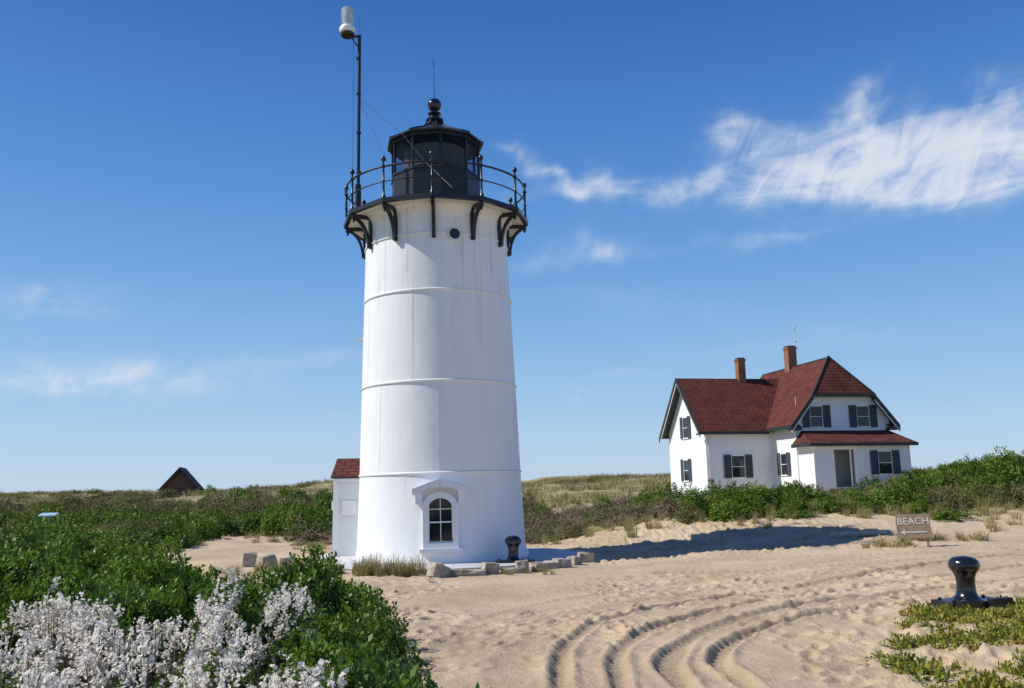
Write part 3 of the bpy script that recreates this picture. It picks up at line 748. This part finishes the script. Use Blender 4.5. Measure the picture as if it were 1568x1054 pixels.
# ------------------------------------------------------------------ vegetation
def leafmesh(name,Rr,H,ntip,per,leaf,mat,seed,twigs=0,aspect=.55,lumpy=.35,spread=1.6):
    g=np.random.default_rng(seed)
    ph=g.uniform(0,2*np.pi,ntip); ct=g.uniform(0,1,ntip)**.8; st=np.sqrt(1-ct**2)
    d=np.stack([st*np.cos(ph),st*np.sin(ph),ct],1)
    k=np.zeros(ntip)
    for q in range(7):
        v=g.normal(size=3); v[2]=abs(v[2]); v/=np.linalg.norm(v); k+=np.exp(-((1-d@v)/.10))*g.uniform(.5,1)
    rr=(1-lumpy*.7+lumpy*np.clip(k,0,1.3))*(1-.5*g.uniform(0,1,ntip)**2.2)
    tip=d*rr[:,None]*np.array([Rr,Rr,H])
    ax_=d+g.normal(size=(ntip,3))*.35+np.array([0,0,.35]); ax_/=np.linalg.norm(ax_,axis=1)[:,None]
    T=np.repeat(tip,per,0); A=np.repeat(ax_,per,0); n=len(T)
    t=np.tile(np.arange(per)/per,ntip)
    a=t*2.4*per+np.repeat(g.uniform(0,6,ntip),per)
    X=np.cross(A,np.array([0.3,.2,1.])); X/=np.linalg.norm(X,axis=1)[:,None]; Y=np.cross(A,X)
    out=X*np.cos(a)[:,None]+Y*np.sin(a)[:,None]
    base=T-A*(t*leaf*spread)[:,None]+out*leaf*.15
    ld=out*.9+A*.55+g.normal(size=(n,3))*.2; ld/=np.linalg.norm(ld,axis=1)[:,None]
    sd=np.cross(ld,A+g.normal(size=(n,3))*.25); sd/=np.linalg.norm(sd,axis=1)[:,None]+1e-9
    up=np.cross(sd,ld)
    L=leaf*g.uniform(.7,1.25,n)[:,None]
    v0=base; v2=base+ld*L; v1=base+ld*L*.5+sd*L*aspect/2+up*L*.1; v3=base+ld*L*.5-sd*L*aspect/2+up*L*.1
    vv=np.stack([v0,v1,v2,v3],1).reshape(-1,3)
    qq=np.arange(n*4).reshape(-1,4)
    if twigs:
        sel=g.choice(ntip,min(twigs,ntip),False); TV=[];
        for s_ in sel:
            p1=tip[s_]*1.06; p0=np.array([p1[0]*.25,p1[1]*.25,0]); w=leaf*.05+.003
            mid=(p0+p1)/2+g.normal(size=3)*.04*Rr
            for (a_,b_) in ((p0,mid),(mid,p1)):
                sdv=np.cross(b_-a_,[0.1,1,0]); sdv=sdv/(np.linalg.norm(sdv)+1e-9)*w
                TV+=[a_-sdv,a_+sdv,b_+sdv,b_-sdv]
        TV=np.array(TV); q2=np.arange(len(TV)).reshape(-1,4)+len(vv)
        vv=np.concatenate([vv,TV]); 
        nleaf=len(qq); qq=np.concatenate([qq,q2])
    me=np_mesh(name,vv,qq)
    me.materials.append(mat)
    if twigs:
        me.materials.append(STEM); mi=np.zeros(len(qq),dtype=np.int32); mi[nleaf:]=1
        me.polygons.foreach_set('material_index',mi)
    return me
def grassmesh(name,n,Hh,rad_,mat,seed,w=.008,lean=.5):
    g=np.random.default_rng(seed); V_=[];Q=[]
    for i in range(n):
        a=g.uniform(0,6.28); r0=rad_*g.uniform(0,1)**.7; p=np.array([r0*np.cos(a),r0*np.sin(a),-.03])
        h_=Hh*g.uniform(.5,1.1); a2=a+g.normal()*.8; ln=lean*g.uniform(.2,1.2)
        s=np.array([-np.sin(a2+g.normal()),np.cos(a2),0])*w
        for k in range(4):
            t=k/3; c=p+np.array([np.cos(a2)*ln*h_*t*t,np.sin(a2)*ln*h_*t*t,h_*(t-.25*ln*t*t)]); ww=s*(1-t*.85)
            V_+=[c-ww,c+ww]
            if k: b=len(V_)-4; Q.append([b,b+1,b+3,b+2])
    me=np_mesh(name,np.array(V_),np.array(Q)); me.materials.append(mat); return me
def flowermesh(name,nst,Hh,rad_,seed):
    g=np.random.default_rng(seed); V_=[];Q=[];MI=[]
    def quad(c,a,b,mi):
        i=len(V_); V_.extend([c-a,c-b,c+a,c+b]); Q.append([i,i+1,i+2,i+3]); MI.append(mi)
    def strip(p,q,w0,w1):
        sd=np.cross(q-p,[.3,1,.1]); sd/=np.linalg.norm(sd)+1e-9
        i=len(V_); V_.extend([p-sd*w0,p+sd*w0,q+sd*w1,q-sd*w1]); Q.append([i,i+1,i+2,i+3]); MI.append(1)
    def spike(p,q,n,r,s):
        for _ in range(n):
            t=g.uniform(0,1); c=p+(q-p)*t+g.normal(size=3)*r*(1.1-.7*t)
            a=g.normal(size=3); a[2]*=.5; a/=np.linalg.norm(a); b=np.cross(a,g.normal(size=3)); b/=np.linalg.norm(b)
            quad(c,a*s,b*s*.85,0)
    for i in range(nst):
        a=g.uniform(0,6.28); r0=rad_*g.uniform(.1,1); p0=np.array([r0*.35*np.cos(a),r0*.35*np.sin(a),0]); 
        p1=np.array([r0*np.cos(a),r0*np.sin(a),Hh*g.uniform(.65,1.15)]); mid=(p0+p1)/2+np.array([np.cos(a),np.sin(a),0])*.05
        strip(p0,mid,.006,.005); strip(mid,p1,.005,.003)
        bloom=g.uniform()
        if bloom>.35:
            spike(p1-(p1-mid)*.45,p1+np.array([0,0,.02]),24,.020,.0175)
        for k in range(int(g.integers(2,5))):
            t=g.uniform(.15,.85); c=mid+(p1-mid)*t; e=c+np.array([g.normal()*.06,g.normal()*.06,.07+.06*g.uniform()])
            strip(c,e,.003,.002)
            if bloom>.35 and g.uniform()<.7: spike(c+(e-c)*.3,e,10,.016,.0155)
            elif g.uniform()<.3: spike(c+(e-c)*.6,e,5,.01,.013)
    me=np_mesh(name,np.array(V_),np.array(Q)); me.materials.append(PETAL); me.materials.append(STEM)
    me.polygons.foreach_set('material_index',np.array(MI,dtype=np.int32)); return me

def scatter(name,meshes,pts,part):
    e=empty(name)
    for i,(x0,y0,z0,s,sz) in enumerate(pts):
        o=bpy.data.objects.new(part+'_%d'%i,random.choice(meshes)); COL.objects.link(o); o.parent=e
        o.location=(x0,y0,z0); o.rotation_euler=(random.uniform(-.15,.15),random.uniform(-.15,.15),random.uniform(0,6.28)); o.scale=(s,s,sz)
    return e
def jgrid(x0,x1,y0,y1,st):
    out=[]; yy=y0
    while yy<y1:
        xx=x0
        while xx<x1:
            out.append((xx+random.uniform(-.5,.5)*st,yy+random.uniform(-.5,.5)*st)); xx+=st
        yy+=st
    return out
def V1(x0,y0): return float(veg(np.array([x0]),np.array([y0]))[0])
def N1(x0,y0,s): return float(vnoise(np.array([x0]),np.array([y0]),s)[0])
def inview(x0,y0,mg=2.5): return abs(x0)<.66*y0+mg+1.0

MIDG=[leafmesh('shrub_a%d'%i,.85,.8,250,6,.105,LEAF,100+i,aspect=.6,lumpy=.5) for i in range(5)]
MIDO=[leafmesh('shrub_o%d'%i,.8,.75,220,5,.09,LEAF2,200+i,twigs=40,lumpy=.5) for i in range(3)]
MIDB=[leafmesh('shrub_b%d'%i,.75,.8,120,4,.06,BROWN,300+i,twigs=110,lumpy=.6) for i in range(3)]
NEARG=[leafmesh('near_shrub%d'%i,.50,.44,230,8,.058,LEAFN,400+i,twigs=40,aspect=.62,lumpy=.55) for i in range(5)]
GR=[grassmesh('tuft%d'%i,60,.55,.16,GRASS,500+i) for i in range(4)]
GRF=[grassmesh('far_tuft%d'%i,45,.7,.8,GRASSF,520+i,w=.03,lean=.6) for i in range(3)]
FL=[flowermesh('flower_stems%d'%i,9,.62,.26,600+i) for i in range(6)]
CR=[leafmesh('creeper%d'%i,.27,.11,45,5,.048,CREEP,700+i,twigs=10,aspect=.7) for i in range(4)]

G_,O_,B_=[],[],[]
def addmid(x0,y0,sc):
    n=N1(x0/5+3,y0/5,61); q=N1(x0/1.9,y0/1.9,63)
    s=sc*random.uniform(.75,1.25); sz=sc*(.45+.95*q)*random.uniform(.85,1.15)
    z0=hz(x0,y0)-.06
    brown=0
    if -3<x0<5.6 and y0<47: brown=.85
    if 5.6<=x0<8: brown=.3
    if -8.5<x0<-4 and y0<36: brown=.55
    if y0>50: brown=.12
    rr=random.random()
    if rr<brown: (B_ if random.random()<.8 else O_).append((x0,y0,z0,s,sz))
    elif n>.72 or (y0>48 and n>.5): O_.append((x0,y0,z0,s,sz))
    else: G_.append((x0,y0,z0,s,sz))
for (x0,y0) in jgrid(-28,30,17,46,.98):
    if not inview(x0,y0) or V1(x0,y0)<.9: continue
    if 8<x0<18 and y0>42: continue
    sc=1.0
    if x0>0 and y0+.15*(x0-6)<30.6: sc*=.75
    if x0>18 : sc*=1.15
    if x0<-11.7 and y0<26: sc*=.8
    addmid(x0,y0,sc)
for (x0,y0) in jgrid(-52,2,47,74,1.55):
    if not inview(x0,y0) or N1(x0/6,y0/6,66)<.33: continue
    addmid(x0,y0,1.3)
for (x0,y0) in jgrid(-75,60,76,135,3.2):
    if N1(x0/9,y0/9,67)>.64 and inview(x0,y0): O_.append((x0,y0,hz(x0,y0)-.1,1.6,.8))
for (x0,y0) in jgrid(22,34,46,52,1.3): addmid(x0,y0,1.1)
scatter('green_shrubs',MIDG,G_,'shrub'); scatter('olive_shrubs',MIDO,O_,'shrub'); scatter('bare_brown_shrubs',MIDB,B_,'shrub')
P1,P2=[],[]
for (x0,y0) in jgrid(-8.5,-.4,3.6,14.6,.5):
    v=V1(x0,y0)
    if v<.9 or not inview(x0,y0,.5): continue
    edge=(-.75-(y0-7)*.27)-x0
    q=N1(x0/.9,y0/.9,72)
    flower = (y0<10.2+1.0*N1(x0,y0,71)-.5) and edge>.55+.3*q
    top=.30+.42*q+.12*N1(x0/2.5,y0/2.5,74)+(.0 if edge>.6 else -.18)
    if y0>9.5: top+=.14
    if random.random()<.10: top+=.18
    if flower:
        P1.append((x0,y0,hz(x0,y0)-.10+top*.18,1.0,max(.5,top)*1.05))
        for _ in range(2 if q>.55 else 1):
            if N1(x0/.8,y0/.8,73)>.36:
                P2.append((x0+random.uniform(-.25,.25),y0+random.uniform(-.25,.25),hz(x0,y0)+top*.34,random.uniform(.8,1.15),random.uniform(.75,1.15)))
    else:
        P1.append((x0,y0,hz(x0,y0)-.05+max(0,top-.45),random.uniform(.85,1.2),1.0+top*.75))
        if y0>9 and random.random()<.06: P2.append((x0,y0,hz(x0,y0)+top*.6,.7,.8))
scatter('foreground_shrubs',NEARG,P1,'shrub'); scatter('white_flowering_shrub',FL,P2,'stems')
P=[(x0,y0,hz(x0,y0)-.05,random.uniform(.7,.95),random.uniform(.5,.8)) for (x0,y0) in jgrid(-16,-6.8,13.5,19,.85) if inview(x0,y0) and N1(x0/2,y0/2,80)>.2]
scatter('low_shrubs',MIDG,P,'shrub')
P=[]
def tuft(x0,y0,s=1,h_=1): P.append((x0,y0,hz(x0,y0),s*random.uniform(.7,1.2),h_*random.uniform(.7,1.2)))
for _ in range(26): tuft(random.uniform(-3.6,-2.1),random.uniform(19.9,20.8),.9,.95)
for _ in range(10): tuft(random.uniform(-1.9,1.2),random.uniform(19.8,20.7),.5,.4)
for _ in range(24): tuft(random.uniform(-7,-4),random.uniform(20,22),.7,.6)
for (x0,y0) in jgrid(1,26,26,34,.55):
    t=y0+.15*(x0-6)
    if 27.9<t<32.0 and random.random()<(t-27.3)/7: tuft(x0,y0,1.0,.85)
for (x0,y0) in jgrid(10.6,21,23.5,31,.6):
    if N1(x0/1.6,y0/1.6,90)>.6 and random.random()<.5: tuft(x0,y0,1.0,.6)
for _ in range(9): tuft(9.0+random.uniform(-.6,.8),21.4+random.uniform(0,.6),.8,.5)
for _ in range(14): tuft(10.6+random.uniform(-.6,1.8),22.6+random.uniform(-.3,.8),.9,.55)
for (x0,y0) in jgrid(-14,-4,24,36,.7):
    if V1(x0,y0)<.5 and math.hypot(x0-TX,y0-TY)>6 and N1(x0/1.4,y0/1.4,91)>.7: tuft(x0,y0,1,.6)
for _ in range(20): tuft(random.uniform(-6.6,-4.3),random.uniform(13.2,16),.8,1.2)
scatter('dune_grass_tufts',GR,P,'tuft')
P=[(x0,y0,hz(x0,y0),1.1,random.uniform(.6,1.0)) for (x0,y0) in jgrid(-75,60,60,135,1.9) if inview(x0,y0) and N1(x0/5,y0/5,92)>.3]
P+=[(x0,y0,hz(x0,y0),.9,.5) for (x0,y0) in jgrid(-2,18,46,52,1.2) if y0<49.5]
scatter('far_dune_grass',GRF,P,'tuft')
P=[]
for (x0,y0) in jgrid(3.2,8.8,7.4,12.6,.2):
    lim=3.75+.3*N1(x0*2,y0*2,97) if y0<9.8 else 3.8+.7*(y0-9.8)
    if x0<lim: continue
    if math.hypot(x0-6.25,y0-12.5)<.55 or (abs(x0-6.25)<.6 and y0>11.9): continue
    if N1(x0/.55,y0/.55,95)*.6+N1(x0/1.6,y0/1.6,96)*.4>.42: P.append((x0,y0,hz(x0,y0)-.02,random.uniform(.6,1.1),random.uniform(.6,1.6)))
scatter('creeping_beach_plants',CR,P,'plant')

# ------------------------------------------------------------------ camera
cam=bpy.data.cameras.new('camera'); co=bpy.data.objects.new('camera',cam); COL.objects.link(co)
cam.sensor_width=36; cam.lens=30.6; cam.clip_end=6000; cam.clip_start=.1
co.matrix_world=Matrix.Translation((0,0,1.96))@Matrix.Rotation(R(90+9.25),4,'X')@Matrix.Rotation(R(-1.0),4,'Z')
S.camera=co

# ------------------------------------------------------------------ sun + sky
EL=45; AZ=R(266)
sv=Vector((math.sin(AZ)*math.cos(R(EL)),math.cos(AZ)*math.cos(R(EL)),math.sin(R(EL))))
sl=bpy.data.lights.new('sun','SUN'); sl.energy=5.0; sl.angle=R(.53); sl.color=(1,.955,.89)
so=bpy.data.objects.new('sun',sl); COL.objects.link(so); so.rotation_euler=sv.to_track_quat('Z','Y').to_euler(); so.location=(-30,-5,40)
w=bpy.data.worlds.new('World'); S.world=w; w.use_nodes=True; nt=w.node_tree
bg=nt.nodes['Background']
sky=nt.nodes.new('ShaderNodeTexSky'); sky.sky_type='NISHITA'; sky.sun_disc=False; sky.sun_elevation=R(EL); sky.sun_rotation=AZ
sky.air_density=1.0; sky.dust_density=.3; sky.ozone_density=3; sky.altitude=0
STR=.1; bg.inputs['Strength'].default_value=STR
tc=nt.nodes.new('ShaderNodeTexCoord'); sp=nt.nodes.new('ShaderNodeSeparateXYZ'); nt.links.new(tc.outputs['Generated'],sp.inputs[0])
def M(op,*a):
    n=nt.nodes.new('ShaderNodeMath'); n.operation=op
    for i,v in enumerate(a):
        if isinstance(v,(int,float)): n.inputs[i].default_value=v
        else: nt.links.new(v,n.inputs[i])
    return n.outputs[0]
az=M('MULTIPLY',M('ARCTAN2',sp.outputs[0],sp.outputs[1]),57.29578); el=M('MULTIPLY',M('ARCSINE',sp.outputs[2]),57.29578)
rp=nt.nodes.new('ShaderNodeValToRGB'); rp.color_ramp.interpolation='B_SPLINE'
stops=[(0,(.50,.66,.84)),(.055,(.36,.57,.83)),(.13,(.175,.41,.78)),(.22,(.075,.27,.68)),(.34,(.022,.125,.46)),(.6,(.012,.07,.32)),(1,(.01,.05,.25))]
e=rp.color_ramp.elements
while len(e)<len(stops): e.new(.5)
for i,(p,c) in enumerate(stops): e[i].position=p; e[i].color=c+(1,)
nt.links.new(M('MULTIPLY',M('MAXIMUM',el,0.0),1/90),rp.inputs['Fac'])
sc=nt.nodes.new('ShaderNodeVectorMath'); sc.operation='SCALE'; nt.links.new(rp.outputs['Color'],sc.inputs[0]); sc.inputs['Scale'].default_value=10.4
mxs=nt.nodes.new('ShaderNodeMix'); mxs.data_type='RGBA'; mxs.inputs[0].default_value=.82; nt.links.new(sky.outputs[0],mxs.inputs[6]); nt.links.new(sc.outputs[0],mxs.inputs[7])
def cn(ax_,ay_,sc,det,rough,dist,ang):
    c,s=math.cos(R(ang)),math.sin(R(ang))
    u=M('ADD',M('MULTIPLY',az,c*ax_),M('MULTIPLY',el,s*ax_)); v=M('ADD',M('MULTIPLY',az,-s*ay_),M('MULTIPLY',el,c*ay_))
    cb=nt.nodes.new('ShaderNodeCombineXYZ'); nt.links.new(u,cb.inputs[0]); nt.links.new(v,cb.inputs[1])
    n=nt.nodes.new('ShaderNodeTexNoise'); n.noise_dimensions='2D'; n.inputs['Scale'].default_value=sc; n.inputs['Detail'].default_value=det; n.inputs['Roughness'].default_value=rough; n.inputs['Distortion'].default_value=dist
    nt.links.new(cb.outputs[0],n.inputs['Vector']); return n.outputs['Fac']
f1=cn(.12,.5,1.0,7,.6,.6,5); f2=cn(.45,.22,1.0,7,.58,.9,-30)
fil=M('ADD',M('MULTIPLY',f1,.55),M('MULTIPLY',f2,.45))
wz=cn(.25,.35,1.0,2,.5,.3,10); wz2=cn(.3,.25,1.0,2,.5,.3,60)
az2=M('ADD',az,M('MULTIPLY_ADD',wz,5.0,-2.5)); el2=M('ADD',el,M('MULTIPLY_ADD',wz2,2.4,-1.2))
BL=[(25,17.7,12,1.2,-3,1.0),(30,18.6,9,2.4,0,1.15),(21.5,20.2,6,1.9,-8,.85),(23.6,22.6,2.2,1.0,35,.75),(15.8,21.6,2.0,.9,-30,.45),(31,21.2,6,1.5,8,.4),
    (12,18.8,9,.9,-3,.5),(2.2,20.3,2.0,.8,-35,.7),(.5,21.6,1.3,.5,-30,.35),(5.6,19.8,1.5,.9,20,.6),(5,19,5,.8,-5,.42),
    (6.4,15.7,2.6,1.1,-8,.55),(4,14.8,6,.8,0,.36),(16.8,15.2,4.5,.6,2,.45),
    (-29.5,10.9,5.5,1.0,2,.58),(-22.5,6.8,8,1.1,2,.58),(-30,6.8,7,1.8,0,.4),(-12.5,8.4,7,.7,0,.42),(-11.5,5,1.1,.3,0,.45),(5,5.6,3.6,.45,3,.42),(7,6.9,2.8,.4,6,.36),(17,8.5,10,1.2,2,.28),(10,11.5,8,1.0,-8,.24)]
tot=None
for (a,e_,sx,sy,ro,am) in BL:
    c,s=math.cos(R(ro)),math.sin(R(ro))
    da=M('SUBTRACT',az2,a); de=M('SUBTRACT',el2,e_)
    u=M('MULTIPLY',M('ADD',M('MULTIPLY',da,c),M('MULTIPLY',de,s)),1/sx); v=M('MULTIPLY',M('SUBTRACT',M('MULTIPLY',de,c),M('MULTIPLY',da,s)),1/sy)
    g=M('MULTIPLY',M('EXPONENT',M('MULTIPLY',M('ADD',M('MULTIPLY',u,u),M('MULTIPLY',v,v)),-1)),am)
    tot=g if tot is None else M('ADD',tot,g)
tot=M('MINIMUM',tot,1.35)
dn=M('MULTIPLY',tot,M('MULTIPLY_ADD',fil,3.4,-.8))
mr=nt.nodes.new('ShaderNodeMapRange'); mr.interpolation_type='SMOOTHSTEP'; mr.inputs[1].default_value=.0; mr.inputs[2].default_value=1.6; mr.inputs[3].default_value=0; mr.inputs[4].default_value=.85
nt.links.new(dn,mr.inputs[0])
mx=nt.nodes.new('ShaderNodeMix'); mx.data_type='RGBA'; nt.links.new(mr.outputs[0],mx.inputs[0]); nt.links.new(mxs.outputs[2],mx.inputs[6]); mx.inputs[7].default_value=(7.8,8.2,8.8,1)
nt.links.new(mx.outputs[2],bg.inputs['Color'])
S.view_settings.view_transform='Standard'; S.view_settings.look='None'; S.view_settings.exposure=0
print('instances',len(G_),len(O_),len(B_),len(P1),len(P2),'verts',len(verts))
